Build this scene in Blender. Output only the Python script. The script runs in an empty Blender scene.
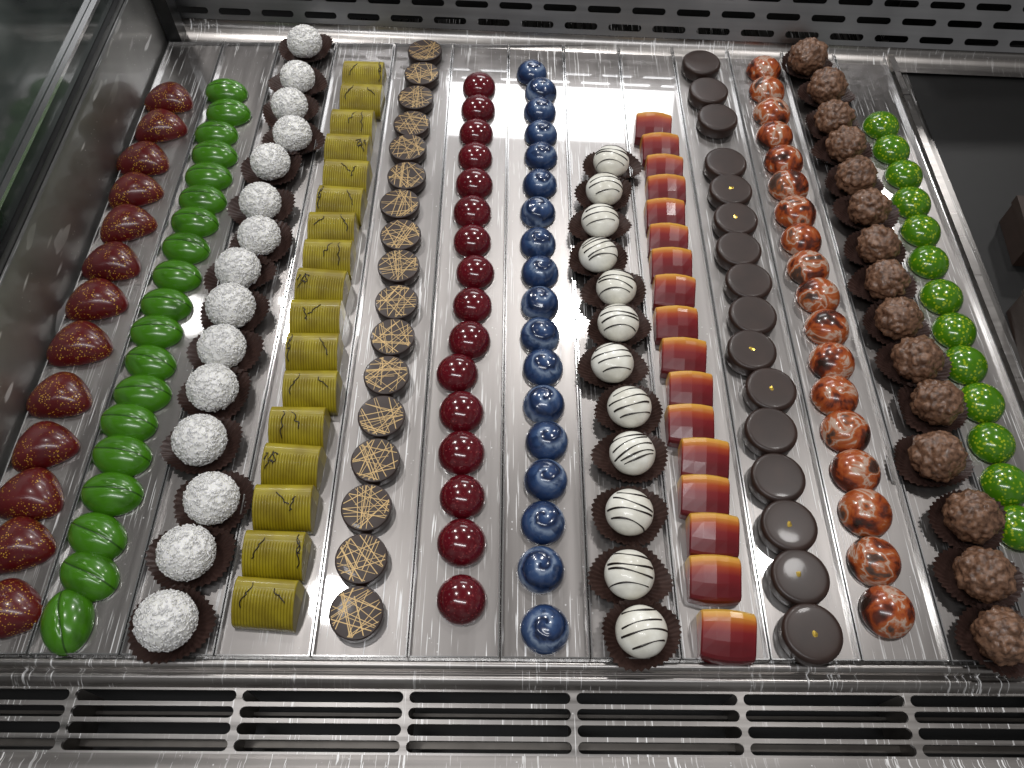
import bpy, bmesh, math, random
from mathutils import Vector, Matrix, noise
random.seed(7)
R = math.radians
PI = math.pi
scene = bpy.context.scene
C = scene.collection
scene.view_settings.view_transform = 'Standard'
scene.view_settings.look = 'None'
scene.view_settings.exposure = 0

# ------------------------------------------------------------------ camera
H = 0.5; FPX = 790.0; TH = R(58); RO = R(0.45)
Fv = Vector((0, math.cos(TH), -math.sin(TH)))
R0 = Vector((1, 0, 0)); U0 = Vector((0, math.sin(TH), math.cos(TH)))
Rv = R0*math.cos(RO) + U0*math.sin(RO)
Uv = U0*math.cos(RO) - R0*math.sin(RO)
CAM = Vector((0, 0, H))
cd = bpy.data.cameras.new('camera'); cam = bpy.data.objects.new('camera', cd); C.objects.link(cam)
m = Matrix.Identity(4)
for i in range(3):
    m[i][0] = Rv[i]; m[i][1] = Uv[i]; m[i][2] = -Fv[i]; m[i][3] = CAM[i]
cam.matrix_world = m
cd.sensor_width = 36; cd.lens = FPX/1024*36; cd.clip_start = 0.01; cd.clip_end = 50
scene.camera = cam

def ray(px, py): return (Fv*FPX + Rv*(px-512) + Uv*(384-py)).normalized()
def at(px, py, z=0.0):
    d = ray(px, py); return CAM + d*((z-H)/d.z)

# ------------------------------------------------------------------ node helpers
class NT:
    def __init__(s, name):
        s.m = bpy.data.materials.new(name); s.m.use_nodes = True
        s.n = s.m.node_tree.nodes; s.l = s.m.node_tree.links
        s.b = s.n['Principled BSDF']
    def new(s, t, **k):
        x = s.n.new(t)
        for a, v in k.items(): setattr(x, a, v)
        return x
    def link(s, a, b): s.l.new(a, b)
    def coords(s, scale=(1,1,1), rot=(0,0,0), rnd=True):
        tc = s.new('ShaderNodeTexCoord'); mp = s.new('ShaderNodeMapping')
        s.link(tc.outputs['Object'], mp.inputs[0])
        mp.inputs['Scale'].default_value = scale; mp.inputs['Rotation'].default_value = rot
        if rnd:
            oi = s.new('ShaderNodeObjectInfo'); mu = s.new('ShaderNodeMath', operation='MULTIPLY')
            s.link(oi.outputs['Random'], mu.inputs[0]); mu.inputs[1].default_value = 37.0
            s.link(mu.outputs[0], mp.inputs['Location'])
        return mp.outputs[0]
    def xyz(s):
        tc = s.new('ShaderNodeTexCoord'); sx = s.new('ShaderNodeSeparateXYZ'); s.link(tc.outputs['Object'], sx.inputs[0])
        return sx.outputs
    def math(s, op, a, b=None, c=None):
        x = s.new('ShaderNodeMath', operation=op)
        for i, v in enumerate((a, b, c)):
            if v is None: continue
            if hasattr(v, 'links'): s.link(v, x.inputs[i])
            else: x.inputs[i].default_value = v
        return x.outputs[0]
    def noise(s, vec, scale, detail=3, rough=.5, dist=0):
        x = s.new('ShaderNodeTexNoise'); s.link(vec, x.inputs['Vector'])
        x.inputs['Scale'].default_value = scale; x.inputs['Detail'].default_value = detail
        x.inputs['Roughness'].default_value = rough; x.inputs['Distortion'].default_value = dist
        return x.outputs['Fac']
    def ramp(s, fac, stops, interp='LINEAR'):
        r = s.new('ShaderNodeValToRGB'); r.color_ramp.interpolation = interp
        e = r.color_ramp.elements
        while len(e) < len(stops): e.new(.5)
        for i, (p, c) in enumerate(stops):
            e[i].position = p
            e[i].color = (c, c, c, 1) if isinstance(c, (int, float)) else (*c, 1)
        s.link(fac, r.inputs[0]); return r.outputs[0]
    def mix(s, fac, a, b, bt='MIX'):
        x = s.new('ShaderNodeMix', data_type='RGBA', blend_type=bt)
        for ix, v in ((0, fac), (6, a), (7, b)):
            sock = x.inputs[ix]
            if hasattr(v, 'links'): s.link(v, sock)
            elif isinstance(v, (int, float)): sock.default_value = v if ix == 0 else (v, v, v, 1)
            else: sock.default_value = (*v, 1)
        return x.outputs[2]
    def bump(s, h, strength=.3, dist=.001):
        x = s.new('ShaderNodeBump'); s.link(h, x.inputs['Height'])
        x.inputs['Strength'].default_value = strength; x.inputs['Distance'].default_value = dist
        s.link(x.outputs[0], s.b.inputs['Normal'])
    def set(s, **k):
        for a, v in k.items():
            i = s.b.inputs[a.replace('_', ' ')]
            if hasattr(v, 'links'): s.link(v, i)
            elif isinstance(v, tuple) and len(v) == 3: i.default_value = (*v, 1)
            else: i.default_value = v
        return s.m
    def mirror(s, amount, rough, col=(1, 1, 1)):
        g = s.new('ShaderNodeBsdfGlossy'); g.inputs['Roughness'].default_value = rough; g.inputs['Color'].default_value = (*col, 1)
        mx = s.new('ShaderNodeMixShader'); mx.inputs[0].default_value = amount
        s.link(s.b.outputs[0], mx.inputs[1]); s.link(g.outputs[0], mx.inputs[2])
        s.link(mx.outputs[0], s.n['Material Output'].inputs['Surface'])

def gloss(name, col, rough=.18, coat=.4):
    t = NT(name); n = t.noise(t.coords(), 60, 4)
    c = t.mix(t.ramp(n, [(.3, 0.), (.7, 1.)]), tuple(x*.75 for x in col), tuple(min(1, x*1.2) for x in col))
    t.set(Base_Color=c, Roughness=rough, Coat_Weight=coat, Coat_Roughness=.06); return t.m

def steel(name, base=(.5, .48, .46), sc=(300, 6, 300), r0=.18, r1=.4, scratch=True, mir=0.0, vary=False, lo=.86, hi=1.08, dark=.5, bsc=(11, 3, 9)):
    t = NT(name)
    n = t.noise(t.coords(sc, rnd=vary), 1.0, 4, .55)
    big = t.noise(t.coords(bsc, rnd=vary), 1.0, 3, .5)
    c = t.mix(t.ramp(n, [(.3, 0.), (.7, 1.)]), tuple(x*lo for x in base), tuple(min(1, x*hi) for x in base))
    c = t.mix(t.ramp(big, [(.38, .5), (.62, 0.)]), c, tuple(x*dark for x in base))
    rg = t.ramp(n, [(.25, r0), (.75, r1)])
    rr = rg
    if scratch:
        msk = t.ramp(t.noise(t.coords((12, 12, 12), rnd=vary), 1.0, 2), [(.4, 0.), (.58, 1.)])
        acc = None
        for rot, s1 in ((.5, 620), (-.9, 560), (1.9, 700), (-.2, 640)):
            q = t.ramp(t.noise(t.coords((s1, 15, 60), (0, 0, rot), vary), 1.0, 2, .5), [(.67, 0.), (.695, 1.)])
            acc = q if acc is None else t.mix(1.0, acc, q, 'ADD')
        acc = t.mix(1.0, acc, msk, 'MULTIPLY')
        c = t.mix(acc, c, (.9, .9, .9))
        vo = t.new('ShaderNodeTexVoronoi'); t.link(t.coords((1, 1, 1), rnd=vary), vo.inputs['Vector']); vo.inputs['Scale'].default_value = 210
        sp = t.ramp(vo.outputs['Distance'], [(.07, 1.), (.13, 0.)])
        sp = t.mix(1.0, sp, t.ramp(t.noise(t.coords((30, 30, 30), rnd=vary), 1.0, 3), [(.54, 0.), (.6, .9)]), 'MULTIPLY')
        c = t.mix(sp, c, (.85, .85, .85))
        rr = t.mix(acc, rg, .7); rr = t.mix(sp, rr, .85)
    t.set(Base_Color=c, Metallic=1.0, Roughness=rr)
    t.bump(n, .04, .0004)
    if mir: t.mirror(mir, .035)
    return t.m

M = {}
M['tray'] = steel('tray_steel', (.37, .35, .34), (95, 2.5, 80), .3, .44, True, .10, True)
M['deck'] = steel('deck_steel', (.28, .27, .26))
M['rim'] = NT('rim_clear').set(Base_Color=(.52, .52, .52), Metallic=.85, Roughness=.2, Coat_Weight=.3)
M['side'] = steel('side_steel', (.43, .43, .42), (5, 20, 12), .4, .58, True, .03, False, .85, 1.12, .4, (3, 9, 7))
M['front'] = steel('front_steel', (.44, .42, .405), (3, 260, 200), .24, .42)
M['sill'] = steel('sill_steel', (.28, .265, .255), (3, 260, 200), .35, .5)
M['back'] = steel('back_steel', (.4, .4, .41), (5, 120, 200), .25, .42, False)
def plain(name, col, rough=.5, met=0., coat=0., scale=90):
    t = NT(name); n = t.noise(t.coords(), scale, 3)
    c = t.mix(n, tuple(x*.7 for x in col), tuple(min(1, x*1.25) for x in col))
    return t.set(Base_Color=c, Roughness=rough, Metallic=met, Coat_Weight=coat)
M['black'] = plain('void_black', (.004, .004, .004), .6)
M['counter'] = plain('counter_black', (.006, .006, .006), .5)
M['frame'] = plain('frame_dark', (.03, .03, .03), .3, .5)
t = NT('side_glass'); n = t.noise(t.coords((1, 5, 5)), 1.2, 3)
M['darkglass'] = t.set(Base_Color=t.ramp(n, [(.4, (.012, .015, .015)), (.62, (.09, .105, .1))]), Roughness=.08)  # lighter grey patches in the colour imitate reflections on the pane
M['fin'] = plain('fin_metal', (.12, .11, .1), .4, .9)
M['carton'] = plain('carton_brown', (.03, .016, .011), .45)

# bonbon materials
t = NT('strawberry_shell'); co = t.coords()
n = t.noise(co, 50, 2); c = t.mix(t.ramp(n, [(.3, 0.), (.7, 1.)]), (.085, .004, .006), (.125, .007, .008))
vo = t.new('ShaderNodeTexVoronoi'); t.link(co, vo.inputs['Vector']); vo.inputs['Scale'].default_value = 620
sp = t.ramp(vo.outputs['Distance'], [(.22, 1.), (.32, 0.)])
mk = t.ramp(t.noise(t.coords(), 120, 2, .5), [(.44, 0.), (.52, 1.)])
sp = t.mix(1.0, sp, mk, 'MULTIPLY'); c = t.mix(sp, c, (.65, .38, .04))
M['strawberry'] = t.set(Base_Color=c, Roughness=.3, Coat_Weight=.25, Coat_Roughness=.08)

t = NT('green_shell'); n = t.noise(t.coords((50, 70, 50)), 1.0, 3, .5, .4)
c = t.mix(t.ramp(n, [(.3, 0.), (.5, 1.)]), (.035, .13, .005), (.06, .215, .009))
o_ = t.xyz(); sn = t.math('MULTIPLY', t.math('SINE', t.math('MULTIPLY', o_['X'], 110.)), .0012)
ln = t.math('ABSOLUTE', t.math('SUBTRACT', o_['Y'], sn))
c = t.mix(t.ramp(t.math('MULTIPLY', ln, 400.), [(.1, .75), (.34, 0.)]), c, (.008, .03, .003))  # crease shade painted as a dark line along the groove
M['greenbean'] = t.set(Base_Color=c, Roughness=.24, Coat_Weight=.3, Coat_Roughness=.08)

t = NT('coconut'); n = t.noise(t.coords(), 500, 4)
M['coconut'] = t.set(Base_Color=t.mix(n, (.84, .83, .8), (.98, .98, .96)), Roughness=.75); t.bump(n, .4, .001)
t.b.inputs['Subsurface Weight'].default_value = .35; t.b.inputs['Subsurface Radius'].default_value = (.003, .003, .0025); t.b.inputs['Subsurface Scale'].default_value = .6

t = NT('cup_paper'); n = t.noise(t.coords(), 200, 3)
M['cup'] = t.set(Base_Color=t.mix(n, (.03, .016, .013), (.07, .037, .03)), Roughness=.42)

t = NT('yellow_shell'); n = t.noise(t.coords(), 70, 3)
c = t.mix(t.ramp(n, [(.35, 0.), (.65, 1.)]), (.24, .18, .003), (.36, .29, .008))
o_ = t.xyz(); sr = t.math('ABSOLUTE', t.math('SINE', t.math('MULTIPLY', t.math('ADD', t.math('DIVIDE', o_['X'], .01925), 1.), PI*10)))
rid = t.ramp(sr, [(.05, .6), (.45, 0.)]); ys = t.math('LESS_THAN', o_['Y'], .0045)
c = t.mix(t.math('MULTIPLY', rid, ys), c, (.07, .05, .003))  # shade between the front ribs painted into the colour
M['yellow'] = t.set(Base_Color=c, Roughness=.42, Coat_Weight=.12, Coat_Roughness=.12)
M['drizzle'] = plain('drizzle_dark', (.012, .006, .004), .3)
M['choc'] = gloss('dark_chocolate', (.032, .017, .013), .38, .08)
M['disc'] = gloss('disc_chocolate', (.028, .014, .011), .4, .06)
M['gold'] = plain('gold_print', (.55, .38, .17), .4, .35)
M['leaf'] = plain('gold_leaf', (.95, .6, .12), .25, .9)

t = NT('red_shell'); co = t.coords(); n = t.noise(co, 45, 3)
c = t.mix(t.ramp(n, [(.3, 0.), (.7, 1.)]), (.08, .003, .007), (.13, .006, .013))
n2 = t.noise(t.coords(), 700, 2); c = t.mix(t.ramp(n2, [(.62, 0.), (.68, .45)]), c, (.45, .08, .08))
M['red'] = t.set(Base_Color=c, Roughness=.16, Coat_Weight=.45, Coat_Roughness=.05)

t = NT('blue_shell'); o_ = t.xyz()
an = t.math('DIVIDE', t.math('ARCTAN2', o_['Y'], o_['X']), 2*PI)
rr = t.math('DIVIDE', t.math('SQRT', t.math('ADD', t.math('MULTIPLY', o_['X'], o_['X']), t.math('MULTIPLY', o_['Y'], o_['Y']))), .0147)
nz = t.noise(t.coords((1, 1, 1)), 80, 4, .55, .8)
sp = t.math('FRACT', t.math('ADD', t.math('ADD', t.math('SUBTRACT', an, t.math('MULTIPLY', rr, 1.3)), t.math('MULTIPLY', nz, .7)), 3.))
c = t.ramp(sp, [(.0, (.008, .016, .045)), (.3, (.02, .045, .125)), (.6, (.05, .095, .21)), (.78, (.24, .31, .43)), (.9, (.045, .08, .18)), (1., (.008, .016, .045))])
c = t.mix(t.ramp(nz, [(.38, .7), (.5, 0.)]), c, (.012, .026, .075))
M['blue'] = t.set(Base_Color=c, Roughness=.18, Coat_Weight=.4, Coat_Roughness=.06)

M['white'] = gloss('ivory_shell', (.93, .9, .77), .3, .2)

t = NT('flame_shell')
mr = t.new('ShaderNodeMapRange'); t.link(t.xyz()['Y'], mr.inputs[0]); mr.inputs[1].default_value = -.008; mr.inputs[2].default_value = .0125
nn = t.noise(t.coords(), 60, 2)
f_ = t.math('MULTIPLY_ADD', nn, .16, t.math('SUBTRACT', mr.outputs[0], .08))
c = t.ramp(f_, [(.0, (.12, .005, .009)), (.4, (.21, .009, .012)), (.62, (.4, .055, .012)), (.82, (.6, .25, .03)), (1., (.68, .4, .05))])
M['flame'] = t.set(Base_Color=c, Roughness=.34, Coat_Weight=.12, Coat_Roughness=.1)

t = NT('orange_shell'); n = t.noise(t.coords((1, 1, 1.2)), 46, 4, .55, .5)
c = t.ramp(n, [(.34, (.03, .014, .01)), (.42, (.12, .024, .012)), (.47, (.34, .065, .016)), (.52, (.42, .11, .03)), (.555, (.52, .4, .32)), (.6, (.4, .1, .025)), (.65, (.1, .06, .045)), (.72, (.05, .02, .014))])
M['orange'] = t.set(Base_Color=c, Roughness=.22, Coat_Weight=.3, Coat_Roughness=.06)

t = NT('nut_shell'); n = t.noise(t.coords(), 300, 4)
M['rocher'] = t.set(Base_Color=t.mix(t.ramp(n, [(.35, 0.), (.65, 1.)]), (.08, .038, .021), (.24, .13, .078)), Roughness=.4, Coat_Weight=.1); t.bump(n, .5, .001)

t = NT('speckled_green'); co = t.coords(); n = t.noise(co, 60, 3)
c = t.mix(n, (.035, .12, .003), (.085, .26, .006))
vo = t.new('ShaderNodeTexVoronoi'); t.link(co, vo.inputs['Vector']); vo.inputs['Scale'].default_value = 400
sp = t.ramp(vo.outputs['Distance'], [(.3, .85), (.42, 0.)])
sp = t.mix(1.0, sp, t.ramp(t.noise(t.coords(), 120, 2), [(.4, 0.), (.5, 1.)]), 'MULTIPLY')
c = t.mix(sp, c, (.38, .48, .02))
M['green'] = t.set(Base_Color=c, Roughness=.18, Coat_Weight=.35, Coat_Roughness=.06)

# ------------------------------------------------------------------ mesh helpers
def mesh(name, verts, faces, mat, smooth=True):
    me = bpy.data.meshes.new(name); me.from_pydata([tuple(v) for v in verts], [], faces); me.update()
    bm = bmesh.new(); bm.from_mesh(me); bmesh.ops.recalc_face_normals(bm, faces=bm.faces); bm.to_mesh(me); bm.free()
    me.materials.append(mat)
    if smooth:
        for p in me.polygons: p.use_smooth = True
    return me
def link(name, me, parent=None, loc=(0,0,0), rot=(0,0,0), scale=(1,1,1)):
    o = bpy.data.objects.new(name, me); C.objects.link(o); o.parent = parent
    o.location = loc; o.rotation_euler = rot; o.scale = scale; return o
def tag(o, label=None, cat=None, group=None, kind=None):
    if label: o['label'] = label
    if cat: o['category'] = cat
    if group: o['group'] = group
    if kind: o['kind'] = kind
    return o
class MB:
    def __init__(s): s.v = []; s.f = []
    def add(s, v, f):
        k = len(s.v); s.v += v; s.f += [tuple(i+k for i in q) for q in f]
    def box(s, x0, x1, y0, y1, z0, z1):
        s.add([(x0,y0,z0),(x1,y0,z0),(x1,y1,z0),(x0,y1,z0),(x0,y0,z1),(x1,y0,z1),(x1,y1,z1),(x0,y1,z1)],
              [(0,3,2,1),(4,5,6,7),(0,1,5,4),(1,2,6,5),(2,3,7,6),(3,0,4,7)])
    def tube(s, pts, r, n=6, flat=1.0, up=Vector((0,0,1))):
        vs = []; fs = []
        for i, p in enumerate(pts):
            a = pts[max(0, i-1)]; b = pts[min(len(pts)-1, i+1)]
            d = (Vector(b)-Vector(a)).normalized(); s1 = d.cross(up)
            s1 = s1.normalized() if s1.length > 1e-6 else Vector((1,0,0)); s2 = s1.cross(d).normalized()
            rr = r(i/(len(pts)-1)) if callable(r) else r
            for k in range(n):
                q = 2*PI*k/n; vs.append(tuple(Vector(p)+s1*math.cos(q)*rr+s2*math.sin(q)*rr*flat))
        for i in range(len(pts)-1):
            for k in range(n):
                k2 = (k+1) % n; fs.append((i*n+k, i*n+k2, (i+1)*n+k2, (i+1)*n+k))
        fs.append(tuple(range(n))[::-1]); fs.append(tuple((len(pts)-1)*n+k for k in range(n)))
        s.add(vs, fs)
    def mesh(s, name, mat, smooth=False): return mesh(name, s.v, s.f, mat, smooth)

def dome(name, mat, rx, ry, h, e1=1.0, e2=1.0, outline=None, disp=None, rings=24, seg=56):
    v = [(0, 0, h)]; f = []
    if disp: v = [tuple(disp(0, 0, h, 0, 0))]
    for i in range(1, rings+1):
        a = PI/2*i/rings; t = math.sin(a)**e1; z = h*max(0, math.cos(a))**e2
        if i == rings: z = 0; t = 1
        for k in range(seg):
            ph = 2*PI*k/seg; o = 1+(outline(ph)-1)*t if outline else 1
            x, y = rx*t*o*math.cos(ph), ry*t*o*math.sin(ph)
            v.append(tuple(disp(x, y, z, t, ph)) if (disp and i < rings) else (x, y, z))
    for k in range(seg):
        f.append((0, 1+k, 1+(k+1) % seg))
        for i in range(rings-1):
            a = 1+i*seg+k; b = 1+i*seg+(k+1) % seg; f.append((a, a+seg, b+seg, b))
    f.append(tuple(1+(rings-1)*seg+k for k in range(seg))[::-1])
    me = mesh(name, v, f, mat); me.polygons[len(me.polygons)-1].use_smooth = False
    return me
def lathe(name, mat, pr, seg=56):
    v = [(0, 0, pr[0][1])]; f = []
    for r, z in pr[1:]:
        for k in range(seg): v.append((r*math.cos(2*PI*k/seg), r*math.sin(2*PI*k/seg), z))
    n = len(pr)-1
    for k in range(seg):
        k2 = (k+1) % seg; f.append((0, 1+k, 1+k2))
        for i in range(n-1): f.append((1+i*seg+k, 1+(i+1)*seg+k, 1+(i+1)*seg+k2, 1+i*seg+k2))
    f.append(tuple(1+(n-1)*seg+k for k in range(seg)))
    me = mesh(name, v, f, mat); me.polygons[len(me.polygons)-1].use_smooth = False; return me

def ico(name, mat, rx, rz, cz, sub, dfn, extra=None, smooth=True):
    bm = bmesh.new(); bmesh.ops.create_icosphere(bm, subdivisions=sub, radius=1)
    for v in bm.verts:
        n = v.co.normalized(); k = 1+dfn(n)
        z = max(n.z*rz*k+cz, .0006); v.co = Vector((n.x*rx*k, n.y*rx*k, z))
    me = bpy.data.meshes.new(name); bm.to_mesh(me); bm.free()
    vs = [tuple(v.co) for v in me.vertices]; fs = [tuple(p.vertices) for p in me.polygons]
    bpy.data.meshes.remove(me)
    if extra:
        ev, ef = extra(); k = len(vs); vs += ev; fs += [tuple(i+k for i in q) for q in ef]
    return mesh(name, vs, fs, mat, smooth)

def rdir():
    while True:
        v = Vector((random.uniform(-1,1), random.uniform(-1,1), random.uniform(-1,1)))
        if .1 < v.length < 1: return v.normalized()

# strawberry : smooth rounded wedge with a flat base, tip to the back
def straw_out(ph): return 1 + .12*math.cos(3*(ph-PI/2)) + .02*math.cos(6*(ph-PI/2))
MS = dome('strawberry', M['strawberry'], .0222, .0190, .0165, 1.0, 1.0, straw_out, None, 30, 84)
def bean_disp(x, y, z, t, ph):
    c = y - .0012*math.sin(x*110); g = math.exp(-(c/.0013)**2)*max(0, 1-(abs(x)/.0175)**4)
    return x, y, z - .0011*g
MBEAN = dome('bean', M['greenbean'], .0208, .0154, .0142, .98, .95, None, bean_disp, 32, 80)
def flakes(r, rz, cz, n):
    def g():
        v = []; f = []
        for i in range(n):
            d = rdir()
            if d.z < -.5: continue
            p = Vector((d.x*r, d.y*r, d.z*rz+cz)); a = d.cross(rdir()).normalized(); b = d.cross(a)
            a = (a + d*random.uniform(-.35, .45)).normalized()
            L = random.uniform(.0012, .0032); W = random.uniform(.0003, .0006); T = .0003
            p = p + d*random.uniform(0, .0006); k = len(v)
            for sx_ in (-1, 1):
                for sy_ in (-1, 1):
                    for sz_ in (-1, 1): v.append(tuple(p+a*L*.5*sx_+b*W*sy_+d*T*sz_))
            f += [tuple(k+i for i in q) for q in ((0,1,3,2),(4,6,7,5),(0,4,5,1),(2,3,7,6),(0,2,6,4),(1,5,7,3))]
        return v, f
    return g
MCO = []
for s in range(3):
    off = Vector((s*5.1, 3, 1))
    MCO.append(ico('coconut_ball', M['coconut'], .0168, .0150, .0155, 5,
        lambda n: .06*noise.noise(n*3+off)+.05*noise.noise(n*14+off), flakes(.0172, .0153, .0155, 900)))
def cup_mesh(rb, rt, h, seed):
    rnd = random.Random(seed); nf = 38; seg = nf*4; v = []; f = []; rows = 7
    ph0 = [rnd.uniform(0, 6) for _ in range(4)]
    for j in range(rows):
        u = j/(rows-1); r = rb+(rt-rb)*u**.9; z = .0004+h*u**1.1
        for k in range(seg):
            ph = 2*PI*k/seg; am = .0002+.0008*u
            w = 1 + u*(.05*math.sin(2*ph+ph0[0])+.035*math.sin(3*ph+ph0[1])+.02*math.sin(5*ph+ph0[2]))
            rr = (r+am*math.cos(nf*ph))*w
            v.append((rr*math.cos(ph), rr*math.sin(ph), z*(1+ .15*u*math.sin(3*ph+ph0[3])+(.05*u*rnd.uniform(-1,1) if j == rows-1 else 0))))
    for j in range(rows-1):
        for k in range(seg):
            k2 = (k+1) % seg; f.append((j*seg+k, j*seg+k2, (j+1)*seg+k2, (j+1)*seg+k))
    f.append(tuple(range(seg)))
    return mesh('paper_cup', v, f, M['cup'])
MCUP = [cup_mesh(.0145, .0274, .0090, s) for s in range(4)]
def loaf(name, mat, prof, w, us, fn, smooth=True):
    """prof: list (y,z) from front bottom over top to back bottom; us: stations along the width"""
    v = []; f = []; n = len(prof); nx = len(us)-1
    for u in us:
        for j, (y, z) in enumerate(prof): v.append(fn(u, u*w/2, y, z, j/(n-1)))
    for i in range(nx):
        for j in range(n-1): f.append((i*n+j, (i+1)*n+j, (i+1)*n+j+1, i*n+j+1))
        f.append((i*n+n-1, (i+1)*n+n-1, (i+1)*n, i*n))
    f.append(tuple(range(n))); f.append(tuple(nx*n+j for j in range(n))[::-1])
    me = mesh(name, v, f, mat, smooth)
    for p in me.polygons:
        if len(p.vertices) > 4: p.use_smooth = False
    return me
# yellow block: ribbed slope in front, smooth top at the back
def yz(y):
    if y < .0055:
        k = (y+.0125)/.018; return .0060+.0113*math.sin(k*PI/2)**.8
    return .0173-.02*(y-.0055)
prof = [(-.0128, 0), (-.0127, .004)]+[(-.0125+.018*j/16, yz(-.0125+.018*j/16)) for j in range(17)]
prof += [(.0062, .0177), (.0085, .0175), (.0108, .0168), (.0119, .0158), (.0124, .014), (.0128, 0)]
def yfn(u, x, y, z, s):
    fade = max(0, min(1, (.0045-y)/.0015)) if z > .001 else 0
    g = .0006*(abs(math.sin((u+1)*PI*10))**.6-1)*fade if abs(u) < .985 else 0
    e = .0006*max(0, (abs(u)-.97)/.03)
    return (x, y - g*.5, max(0, z + g - (e if z > .004 else 0)))
MY = loaf('yellow_body', M['yellow'], prof, .0385, [-1+2*i/240 for i in range(241)], yfn)
MYD = []
for s in range(5):
    mb = MB()
    for q in range(random.choice([2, 3])):
        x0 = random.uniform(-.016, .010); x1 = max(-.0175, min(.0175, x0+random.uniform(-.010, .014)))
        y0, y1 = random.uniform(.004, .010), random.uniform(-.011, 0); w = random.uniform(.0004, .0016); L = []
        for i in range(25):
            u = i/24; x = x0+(x1-x0)*u+w*math.sin(i*.6+q*2); y = y0+(y1-y0)*u+w*math.cos(i*.45+s)
            x = max(-.0185, min(.0185, x)); y = max(-.0115, min(.0105, y)); L.append(Vector((x, y, yz(y)+.0002)))
        mb.tube(L, .00038, 5)
    MYD.append(mb.mesh('drizzle', M['drizzle'], True))
def discprof(r, h, b):
    p = [(0, h), (r*.3, h), (r*.6, h*.998), (r-b*1.3, h*.99)]
    for j in range(7):
        a = PI/2*j/6; p.append((r-b+b*math.sin(a), h*.985-b+b*math.cos(a)))
    p += [(r*.998, h*.4), (r*.985, h*.1), (r*.97, 0)]
    return p
MDISC = lathe('disc', M['disc'], discprof(.0170, .0085, .0009))
MGL = []
for s in range(6):
    mb = MB(); rr = .0156
    for q in range(21):
        a = random.choice([.35, 1.2, 2.1, 2.75])+random.uniform(-.2, .2); d = random.uniform(-.88, .88)*rr; L = math.sqrt(rr*rr-d*d)
        dx, dy = math.cos(a), math.sin(a); w = random.choice([.00017, .00022, .0003])
        t0, t1 = -L, L
        if random.random() < .25: t0 = random.uniform(-L, 0)
        z = .00853+q*.000004; P = lambda t_, o_: (dx*t_-dy*(d+o_), dy*t_+dx*(d+o_), z)
        mb.add([P(t0, -w), P(t1, -w), P(t1, w), P(t0, w)], [(0,1,2,3)])
    MGL.append(mb.mesh('gold_lines', M['gold']))
MRED = dome('red_dome', M['red'], .0163, .0163, .0148, .95, .9)
def blue_disp(x, y, z, t, ph):
    s = (ph/(2*PI) - 1.3*t) % 1.0
    w = s/.8 if s < .8 else (1-s)/.2
    w = w*w*(3-2*w)
    g = (w-.4)*.0004*min(1, t*2.5)*(1-t**4)
    return x, y, z+g
MBLUE = dome('blue_dome', M['blue'], .0154, .0154, .0147, 1.0, .92, None, blue_disp, 34, 110)
MW = ico('white_ball', M['white'], .0158, .0125, .0128, 5, lambda n: .012*noise.noise(n*2.2))
MWD = []
for s in range(5):
    mb = MB(); ang = random.uniform(-.2, .35); ca, sa = math.cos(ang), math.sin(ang); nst = random.choice([4, 4, 5])
    for q in range(nst):
        d = (-.6+1.2*q/(nst-1)+random.uniform(-.1, .1)); pts = []
        L = math.sqrt(max(0, 1-d*d)); sl = random.uniform(-.12, .12)
        e0, e1_ = random.uniform(.75, .97), random.uniform(.75, .97)
        for i in range(25):
            tt = -e0*L+(e0+e1_)*L*i/24; dd = d+sl*tt+.04*math.sin(tt*3+q+s)
            zz = math.sqrt(max(0.0, 1-tt*tt-dd*dd))
            p = Vector((tt*ca-dd*sa, tt*sa+dd*ca, zz)).normalized()
            pts.append(Vector((p.x*.0159, p.y*.0159, p.z*.0126+.0128)))
        w = random.uniform(.00045, .00065)
        mb.tube(pts, lambda u: w*(1+.35*math.sin(u*7+q)), 6, .6)
    MWD.append(mb.mesh('stripes', M['drizzle'], True))
# red/yellow block with an angled, arched top
fp = [(-.0135, 0), (-.0134, .0068), (-.0126, .0094), (-.0108, .0108), (-.0030, .0144), (.0052, .0182), (.0075, .0188), (.0112, .0176), (.0130, .0150), (.0136, .011), (.0138, 0)]
def ffn(u, x, y, z, s):
    c = 1-.14*abs(u)**1.6 if z > .004 else 1; bow = .0022*(1-u*u)
    e = 1-.06*max(0, (abs(u)-.94)/.06)
    return (x, y*e - bow*(1 if s < .45 else -.3), z*c*(e if z > .004 else 1))
MF = loaf('flame_body', M['flame'], fp, .0325, [-1, -.95, -.5, -.46, 0, .46, .5, .95, 1], ffn, False)
MDARK = lathe('dark_disc', M['choc'], discprof(.0187, .0118, .0032))
MLEAF = []
for s in range(4):
    n_ = 7
    pts = [((.0012+.0012*random.random())*math.cos(2*PI*k/n_)*1.3, (.0009+.0013*random.random())*math.sin(2*PI*k/n_), .0003*random.random()) for k in range(n_)]
    MLEAF.append(mesh('gold_leaf', [(0, 0, .0005)]+pts, [(0, 1+k, 1+(k+1) % n_) for k in range(n_)], M['leaf'], False))
MO = dome('orange_dome', M['orange'], .0172, .0172, .0155, 1.0, .92)
MRO = []
for s in range(4):
    cs = [(rdir(), random.uniform(.12, .34), random.uniform(.04, .17)) for _ in range(110)]
    off = Vector((s*3.3, 0, 0))
    def rd(n, cs=cs, off=off):
        d = 0
        for c_, w_, a_ in cs:
            q = (n-c_).length/w_
            if q < 1: d = max(d, a_*(1-q**2.5))
        return d-.07+.07*noise.noise(n*6+off)+.05*noise.noise(n*17+off)
    MRO.append(ico('nut_ball', M['rocher'], .0168, .0155, .0158, 5, rd))
MG = dome('green_dome', M['green'], .0163, .0163, .0148, 1.0, .92)

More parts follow.
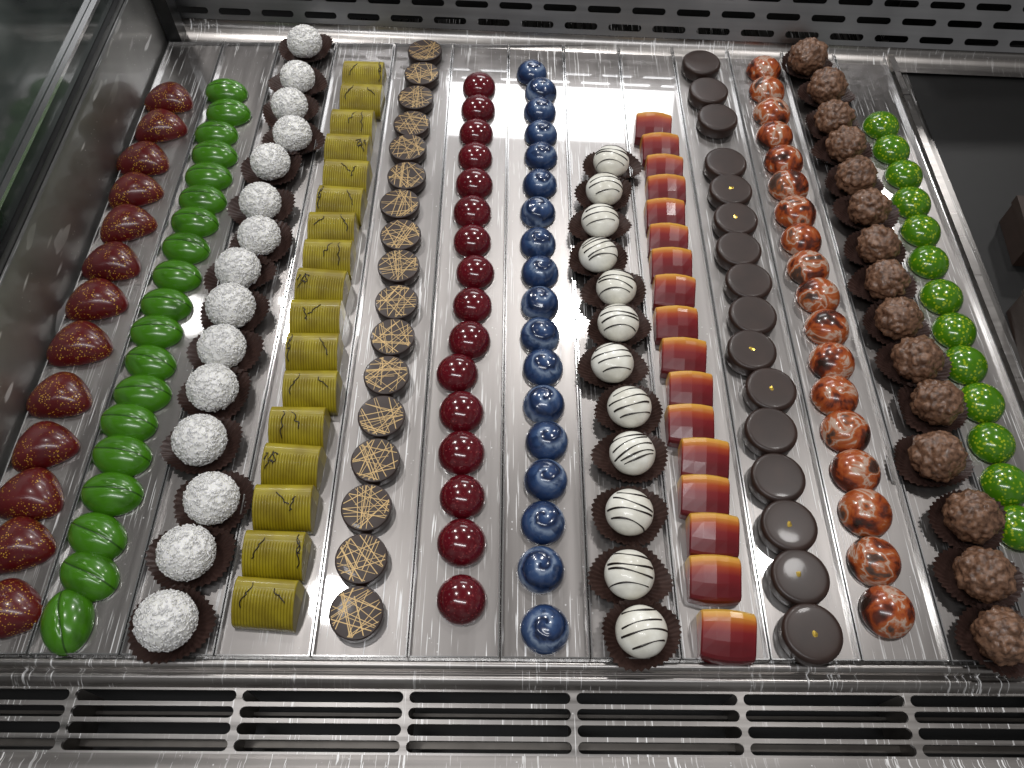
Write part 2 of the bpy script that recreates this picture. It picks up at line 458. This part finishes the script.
# ------------------------------------------------------------------ rows (photo pixel -> point on the tray plane)
ORD = 'first second third fourth fifth sixth seventh eighth ninth tenth eleventh twelfth thirteenth fourteenth fifteenth sixteenth seventeenth eighteenth nineteenth'.split()
def order(pts):
    return sorted(pts, key=lambda p: -p[1])
def place(pts, zmid):
    out = []
    for i, (x, y) in enumerate(order(pts)):
        p = at(x, y, zmid); p.z = 0.0003; w = ORD[i] if i < len(pts)-1 else 'last'
        out.append((i, p, w))
    return out
rnd = random.Random(3)
def single(pts, zmid, name, me, lab, cat, group, rot=lambda i: rnd.uniform(0, 6.28), sc=.03):
    for i, p, w in place(pts, zmid):
        s = 1+rnd.uniform(-sc, sc); mm = me[i % len(me)] if isinstance(me, list) else me
        o = link(name, mm, None, p, (0, 0, rot(i)), (s, s, s))
        tag(o, lab.format(w), cat, group)

STRAW = [(168,95),(159,123),(142,156),(133,187),(125,220),(110,259),(94,297),(77,341),(57,393),(41,443),(26,493),(14,543),(2,608)]
BEAN = [(225,89),(227,110),(215,131),(213,152),(207,174),(201,197),(193,219),(184,245),(175,273),(164,302),(154,329),(148,360),(140,391),(126,420),(119,453),(109,491),(94,534),(86,573),(64,619)]
COCO = [(305,44),(298,79),(290,107),(293,136),(271,164),(261,204),(260,238),(239,271),(232,309),(223,349),(214,390),(201,442),(213,500),(188,554),(168,622)]
YEL = [(364,79),(362,102),(353,128),(348,153),(347,179),(341,206),(333,232),(329,260),(322,290),(317,321),(314,355),(312,393),(299,430),(293,468),(285,509),(276,556),(267,604)]
GOLD = [(425,53),(422,76),(416,100),(412,126),(408,150),(407,178),(400,206),(401,237),(399,268),(397,304),(393,339),(387,377),(382,418),(376,462),(367,509),(362,560),(357,614)]
RED = [(479,83),(478,106),(476,130),(475,154),(474,181),(472,209),(472,238),(475,269),(472,302),(469,337),(457,370),(461,409),(461,450),(462,494),(461,540),(461,597)]
BLUE = [(532,70),(541,88),(540,108),(541,131),(541,153),(540,181),(538,209),(538,240),(540,269),(540,300),(540,332),(543,364),(544,401),(547,438),(546,477),(543,520),(541,567),(545,627)]
WHITE = [(611,163),(604,191),(600,222),(598,256),(616,289),(618,324),(612,364),(629,408),(632,454),(629,513),(629,575),(641,632)]
FLAME = [(653,129),(660,150),(664,171),(666,192),(665,216),(668,241),(671,266),(674,293),(676,325),(683,358),(690,391),(690,425),(704,460),(704,497),(713,536),(714,579),(727,636)]
DARK = [(701,65),(708,93),(717,120),(725,165),(730,192),(735,221),(738,251),(748,283),(752,317),(751,352),(770,391),(770,432),(777,479),(788,527),(799,578),(811,634)]
ORANGE = [(765,67),(768,88),(773,110),(776,133),(785,158),(790,183),(797,210),(803,237),(810,265),(820,293),(829,325),(834,359),(837,393),(848,429),(858,469),(868,510),(877,559),(890,609)]
ROCH = [(807,60),(826,90),(833,121),(845,147),(855,179),(868,210),(877,247),(885,282),(897,320),(915,362),(935,404),(935,458),(971,518),(982,576),(1001,637)]
GREEN = [(883,123),(893,147),(906,172),(913,200),(923,228),(931,259),(944,294),(957,328),(967,362),(984,400),(995,440),(1009,482),(1022,525)]

single(STRAW, .008, 'strawberry_bonbon', MS, 'dark red gold-speckled strawberry-shaped bonbon, {} from the front of the far left row', 'chocolate', 'red strawberry bonbons in the far left row', lambda i: R(12)+rnd.uniform(-.25, .25))
single(BEAN, .007, 'bean_bonbon', MBEAN, 'glossy green creased bean-shaped bonbon, {} from the front of its row', 'chocolate', 'green bean-shaped bonbons', lambda i: R(-75) if i == 0 else (R(-28) if i in (1, 2) else R(-12)+rnd.uniform(-.15, .15)))
single(RED, .007, 'red_bonbon', MRED, 'glossy dark red dome bonbon, {} from the front of the red dome row', 'chocolate', 'dark red dome bonbons')
single(BLUE, .007, 'blue_bonbon', MBLUE, 'marbled blue swirled dome bonbon, {} from the front of the blue row', 'chocolate', 'blue swirled bonbons', sc=.015)
single(FLAME, .008, 'red_yellow_bonbon', MF, 'red block bonbon with yellow-orange back edge, {} from the front of its row', 'chocolate', 'red and yellow block bonbons', lambda i: R(-3)+rnd.uniform(-.06, .06))
single(ORANGE, .007, 'orange_bonbon', MO, 'orange and brown marbled dome bonbon, {} from the front of the orange row', 'chocolate', 'orange marbled bonbons')
single(GREEN, .007, 'speckled_green_bonbon', MG, 'yellow-speckled green dome bonbon, {} from the front of the far right row', 'chocolate', 'speckled green dome bonbons')

for i, p, w in place(YEL, .008):
    e = tag(link('yellow_bonbon', None, None, p, (0, 0, R(-2)+rnd.uniform(-.05, .05)), (1, 1.12, 1.1)), f'ridged yellow block-shaped bonbon, {w} from the front of the yellow row', 'chocolate', 'yellow ridged bonbons')
    link('body', MY, e); link('drizzle', MYD[i % 5], e, scale=(-1 if i % 3 == 1 else 1, 1, 1))
for i, p, w in place(GOLD, .005):
    e = tag(link('chocolate_disc', None, None, p, (0, 0, rnd.uniform(0, 6))), f'round dark chocolate with gold crisscross lines, {w} from the front of its row', 'chocolate', 'chocolate discs with gold lines')
    link('disc', MDISC, e); link('gold_lines', MGL[i % 6], e)
for i, p, w in place(DARK, .007):
    lf = i in (0, 1, 2, 5, 10, 11, 6)
    e = tag(link('round_chocolate', None, None, p, (0, 0, rnd.uniform(0, 6))), f'thick round dark chocolate {"with a gold leaf fleck" if lf else "with a bare top"}, {w} from the front of its row', 'chocolate', 'thick round dark chocolates')
    link('body', MDARK, e)
    if lf: link('gold_leaf', MLEAF[i % 4], e, (rnd.uniform(-.002, .002), rnd.uniform(-.002, .002), .0117))
def cups(pts, zmid, fn, lab, sxy):
    for i, p, w in place(pts, zmid):
        c = link('paper_cup', MCUP[(i*3) % 4], None, (p.x+rnd.uniform(-.001, .001), p.y, .0003), (0, 0, rnd.choice([0, PI])+rnd.uniform(-.2, .2)), (*sxy, 1))
        tag(c, f'fluted dark brown paper cup holding the {w} {lab} from the front', 'paper cup', f'paper cups under the {lab}s')
        fn(i, p+Vector((0, 0, .0004)), w)
def f1(i, p, w):
    o = link('coconut_truffle', MCO[i % 3], None, p, (0, 0, rnd.uniform(0, 6)), [(1 if i < 8 else .93)+rnd.uniform(-.03, .03)]*3)
    tag(o, f'white coconut-coated truffle in a paper cup, {w} from the front of its row', 'chocolate', 'coconut truffles')
cups(COCO, .013, f1, 'coconut truffle', (.98, .84))
def f2(i, p, w):
    e = tag(link('striped_truffle', None, None, p, (0, 0, rnd.uniform(-.15, .15)+(PI if i % 2 else 0))), f'ivory truffle with dark chocolate stripes in a cup, {w} from the front', 'chocolate', 'ivory striped truffles')
    link('body', MW, e); link('stripes', MWD[i % 5], e)
cups(WHITE, .012, f2, 'ivory striped truffle', (.92, .76))
def f3(i, p, w):
    o = link('nut_truffle', MRO[i % 4], None, p, (0, 0, rnd.uniform(0, 6)), [1+rnd.uniform(-.05, .05)]*3)
    tag(o, f'bumpy milk chocolate nut truffle in a paper cup, {w} from the front', 'chocolate', 'nut truffles')
cups(ROCH, .013, f3, 'nut truffle', (.95, .78))

# ------------------------------------------------------------------ trays
YN = at(512, 659).y; YF = at(512, 47).y
bx = [-62, 30, 122, 216, 312, 408, 500, 590, 680, 768, 858, 946, 1030, 1112]
XB = [at(x, 655).x for x in bx]
names = ['strawberry-shaped bonbons', 'green bean-shaped bonbons', 'coconut truffles', 'yellow ridged bonbons', 'gold-lined chocolate discs', 'dark red dome bonbons', 'blue swirled bonbons', 'ivory striped truffles', 'red and yellow block bonbons', 'thick round dark chocolates', 'orange marbled bonbons', 'nut truffles', 'speckled green bonbons']
for i, nm in enumerate(names):
    x0, x1 = XB[i]+.0005, XB[i+1]-.0005; rw = .0009
    e = tag(link('lane_tray', None), f'long brushed steel lane tray under the row of {nm}', 'tray', 'steel lane trays side by side')
    mb = MB(); mb.box(x0+rw, x1-rw, YN+rw, YF-rw, -.0025, 0); link('tray_floor', mb.mesh('tray_floor', M['tray']), e)
    for a, b in ((x0, x0+rw), (x1-rw, x1)):
        mb = MB(); mb.box(a, b, YN, YF, -.0025, .004); link('side_rim', mb.mesh('side_rim', M['rim']), e)
    for a, b in ((YN, YN+rw), (YF-rw, YF)):
        mb = MB(); mb.box(x0+rw, x1-rw, a, b, -.0025, .003); link('end_rim', mb.mesh('end_rim', M['rim']), e)
XL, XR = XB[0], XB[-1]
mb = MB(); mb.box(XL-.02, XR+.02, YN-.002, YF+.05, -.012, -.0026)
tag(link('display_deck', mb.mesh('display_deck', M['deck'])), kind='structure')

# ------------------------------------------------------------------ perforated panels
def slots(name, mat, cells, thick=.0012, n=28):
    v = []; f = []
    for cx, cy, cw, ch, sw, sh in cells:
        r = sh/2; inner = []
        k = n//2
        for j in range(k+1): a = -PI/2+PI*j/k; inner.append((cx+sw/2-r+r*math.cos(a), cy+r*math.sin(a)))
        for j in range(k+1): a = PI/2+PI*j/k; inner.append((cx-sw/2+r+r*math.cos(a), cy+r*math.sin(a)))
        outer = []
        for (x, y) in inner:
            dx, dy = x-cx, y-cy
            xx = max(-cw/2, min(cw/2, dx*cw/sw)); yy = dy*ch/sh
            m_ = max(abs(xx)/(cw/2), abs(yy)/(ch/2), 1e-6)
            outer.append((cx+xx/m_, cy+yy/m_))
        for qx in (-1, 1):
            for qy in (-1, 1):
                c_ = (cx+qx*cw/2, cy+qy*ch/2)
                b_ = min(range(len(outer)), key=lambda i_: (outer[i_][0]-c_[0])**2+(outer[i_][1]-c_[1])**2)
                outer[b_] = c_
        b0 = len(v); N = len(inner)
        v += [(x, y, 0) for x, y in outer]+[(x, y, 0) for x, y in inner]+[(x, y, -thick) for x, y in inner]
        for j in range(N):
            j2 = (j+1) % N
            f.append((b0+j, b0+j2, b0+N+j2, b0+N+j)); f.append((b0+N+j, b0+N+j2, b0+2*N+j2, b0+2*N+j))
    me = bpy.data.meshes.new(name); me.from_pydata(v, [], f); me.update(); me.materials.append(mat); return me

PL = at(172, 33, .0); PR = at(1000, 68, .0)
ang = math.atan2(PR.y-PL.y, PR.x-PL.x)
cells = []; cw = .044; ch = .0160
for r_ in range(4):
    for k in range(-13, 14):
        cells.append((k*cw+(cw/2 if r_ % 2 else 0), .0195+r_*ch, cw, ch, .033, .0062))
root = tag(link('back_panel', None, None, ((PL+PR)/2)+Vector((0, .006, 0)), (0, 0, ang)), 'perforated stainless steel panel with rows of slots behind the trays', 'panel')
link('perforated_sheet', slots('perforated_sheet', M['back'], cells), root, (0, 0, 0), (R(68), 0, 0))
mb = MB(); mb.box(-.6, .6, .045, .049, -.02, .06); link('backing', mb.mesh('backing', M['black']), root)
v = []; f = []; nn_ = 14
for j in range(nn_+1):
    a = PI/2*j/nn_; yy = -.018+.022*math.sin(a); zz = -.001+.0115*(1-math.cos(a)); v += [(-.6, yy, zz), (.6, yy, zz)]
for j in range(nn_): f.append((2*j, 2*j+1, 2*j+3, 2*j+2))
link('base_ledge', mesh('base_ledge', v, f, M['front']), root)

# front vent grille
zg = -.008
gy0 = at(512, 690, zg).y; gy1 = at(512, 756, zg).y
px0 = at(65, 720, zg).x; px1 = at(235, 720, zg).x; cw = px1-px0; rows = 4; ch = (gy0-gy1)/rows
cells = []
for r_ in range(rows):
    for k in range(-2, 7):
        cells.append((px0+cw*(k+.5), gy1+ch*(r_+.5), cw, ch, cw-.0036, ch*.72))
root = tag(link('vent_grille', None), 'long steel vent grille with slots in front of the trays', 'vent')
link('slotted_plate', slots('slotted_plate', M['front'], cells, .0025), root, (0, 0, zg))
xa, xb = px0-2*cw, px0+7*cw
mb = MB(); mb.box(xa, xb, gy1-.01, gy0+.01, -.075, -.07); link('vent_floor', mb.mesh('vent_floor', M['black']), root)
for k in range(-2, 8):
    mb = MB(); mb.box(px0+k*cw-.001, px0+k*cw+.001, gy1, gy0, -.05, zg-.004); link('baffle', mb.mesh('baffle', M['fin']), root)
mb = MB(); mb.box(xa, xb, (gy0+gy1)/2-.012, (gy0+gy1)/2-.008, -.035, -.031); mb.box(xa, xb, (gy0+gy1)/2+.008, (gy0+gy1)/2+.010, -.045, -.041)
link('cross_bar', mb.mesh('cross_bar', M['fin']), root)
def strip(name, pr, mat, lab, cat):
    v = []; f = []
    for y, z in pr: v += [(xa, y, z), (xb, y, z)]
    for j in range(len(pr)-1): f.append((2*j, 2*j+1, 2*j+3, 2*j+2))
    o = link(name, mesh(name, v, f, mat)); tag(o, lab, cat); return o
pr = [(YN-.0015, -.0125), (YN-.0015, .0005), (YN-.0025, .0015), (YN-.0045, .0015), (YN-.006, .0005), (YN-.0066, -.002), (YN-.0072, -.005)]
yy = YN-.0072
for j in range(9):
    a = j/8; pr.append((yy-(yy-gy0)*a, -.005+.004*math.sin(a*PI)+(-.003)*a))
strip('front_lip', pr, M['front'], 'folded stainless steel lip between the trays and the vent grille', 'trim')
pr = [(gy1, zg), (gy1-.003, zg+.0005), (gy1-.006, zg+.003), (gy1-.009, zg+.0035), (gy1-.014, zg+.002), (gy1-.05, zg-.002), (gy1-.2, zg-.01)]
strip('front_sill', pr, M['sill'], 'stainless steel sill along the front of the vent grille', 'trim')

# left side wall
mb = MB(); mb.box(XL-.006, XL-.003, YN-.12, YF+.03, -.01, .072)
tag(link('left_side_panel', mb.mesh('left_side_panel', M['side'])), 'brushed steel side panel beside the strawberry-shaped bonbons', 'panel')
e = tag(link('left_window', None), 'dark framed glass side window above the left steel panel', 'window')
mb = MB(); mb.box(XL-.02, XL-.0065, YN-.12, YF+.04, .066, .078); link('frame', mb.mesh('frame', M['frame']), e)
mb = MB(); mb.box(XL-.013, XL-.011, YN-.12, YF+.04, .0785, .5); link('pane', mb.mesh('pane', M['darkglass']), e)
mb = MB(); mb.box(XL-.0105, XL-.0055, YN-.12, YF+.04, .098, .101); link('trim_strip', mb.mesh('trim_strip', M['rim']), e)
mb = MB(); mb.box(XL-.002, XL+.012, YF+.002, YF+.02, -.01, .3)
tag(link('corner_post', mb.mesh('corner_post', M['frame'])), 'dark corner post at the back left of the case', 'post')

# right side
mb = MB(); mb.box(XR+.003, XR+.009, YN-.12, YF+.01, -.01, .005)
tag(link('right_rail', mb.mesh('right_rail', M['front'])), 'narrow steel rail right of the speckled green bonbons', 'rail')
mb = MB(); mb.box(XR+.0095, XR+.5, YN-.12, YF+.3, -.02, -.004)
tag(link('side_counter', mb.mesh('side_counter', M['counter'])), kind='structure')
mb = MB(); mb.box(XR+.0095, XR+.5, YF+.016, YF+.020, -.0035, .16)
tag(link('right_back_panel', mb.mesh('right_back_panel', M['frame'])), 'dark glossy panel behind the black counter at right', 'panel')
for k, (x, y, w_, d_, h_, lab) in enumerate([(1010, 345, .05, .07, .035, 'small dark brown carton on the black counter at the right edge, nearer one'), (1008, 240, .05, .05, .03, 'small dark brown carton on the black counter at the right edge, farther one')]):
    p = at(x, y, 0); x0 = max(p.x, XR+.02)
    e = tag(link('carton', None, None, (x0, p.y, -.0038), (0, 0, R(-6))), lab, 'box', 'brown cartons at the right edge')
    mb = MB(); mb.box(0, w_, -d_/2, d_/2, 0, h_*.7); link('box_base', mb.mesh('box_base', M['carton']), e)
    mb = MB(); mb.box(-.001, w_+.001, -d_/2-.001, d_/2+.001, h_*.7+.0002, h_); link('lid', mb.mesh('lid', M['carton']), e)

# ------------------------------------------------------------------ lights
def lamp(px, py, z, rad, power, col=(1, .98, .96)):
    q = at(px, py, 0); d = ray(px, py); d2 = Vector((d.x, d.y, -d.z)); p = q + d2*(z/d2.z)
    l = bpy.data.lights.new('downlight', 'AREA'); l.shape = 'DISK'; l.size = rad*2; l.energy = power; l.color = col
    l.cycles.use_multiple_importance_sampling = True
    o = bpy.data.objects.new('downlight', l); C.objects.link(o); o.location = p
    o.rotation_euler = (Vector((0.02, .4, 0))-p).to_track_quat('-Z', 'Y').to_euler()
lamp(568, 318, 1.2, .055, 4.0); lamp(281, 320, 1.2, .055, 4.0)
lamp(780, 560, 1.3, .05, 2.8); lamp(330, 600, 1.3, .05, 2.4); lamp(900, 200, 1.1, .05, 2.4)
def area(loc, tgt, sx_, sy_, e_, col=(.97, .98, 1)):
    l = bpy.data.lights.new('strip', 'AREA'); l.shape = 'RECTANGLE'; l.size = sx_; l.size_y = sy_; l.energy = e_; l.color = col
    o = bpy.data.objects.new('strip', l); C.objects.link(o); o.location = loc
    o.rotation_euler = (Vector(tgt)-Vector(loc)).to_track_quat('-Z', 'Y').to_euler()
area((.10, 1.45, .66), (.05, .5, 0), .5, .14, 1.9)
area((-.1, -.1, 1.1), (0, .4, 0), .9, .06, 4.6)
w = bpy.data.worlds.new('World'); scene.world = w; w.use_nodes = True
nt = w.node_tree; bg = nt.nodes['Background']
tc = nt.nodes.new('ShaderNodeTexCoord'); nz = nt.nodes.new('ShaderNodeTexNoise'); nz.inputs['Scale'].default_value = 2.6; nz.inputs['Detail'].default_value = 2
rp = nt.nodes.new('ShaderNodeValToRGB'); rp.color_ramp.elements[0].position = .36; rp.color_ramp.elements[0].color = (.10, .096, .095, 1)
rp.color_ramp.elements[1].position = .72; rp.color_ramp.elements[1].color = (.5, .495, .49, 1)
sx = nt.nodes.new('ShaderNodeSeparateXYZ'); nt.links.new(tc.outputs['Generated'], sx.inputs[0])
r2 = nt.nodes.new('ShaderNodeValToRGB'); e = r2.color_ramp.elements
e[0].position = .68; e[0].color = (1.0, 1.0, 1.0, 1); e[1].position = .93; e[1].color = (.42, .37, .34, 1)
nt.links.new(sx.outputs['Z'], r2.inputs[0])
mx = nt.nodes.new('ShaderNodeMix'); mx.data_type = 'RGBA'; mx.blend_type = 'MULTIPLY'; mx.inputs[0].default_value = 1
nt.links.new(tc.outputs['Generated'], nz.inputs['Vector']); nt.links.new(nz.outputs['Fac'], rp.inputs[0])
nt.links.new(rp.outputs[0], mx.inputs[6]); nt.links.new(r2.outputs[0], mx.inputs[7]); nt.links.new(mx.outputs[2], bg.inputs[0])
bg.inputs[1].default_value = .66
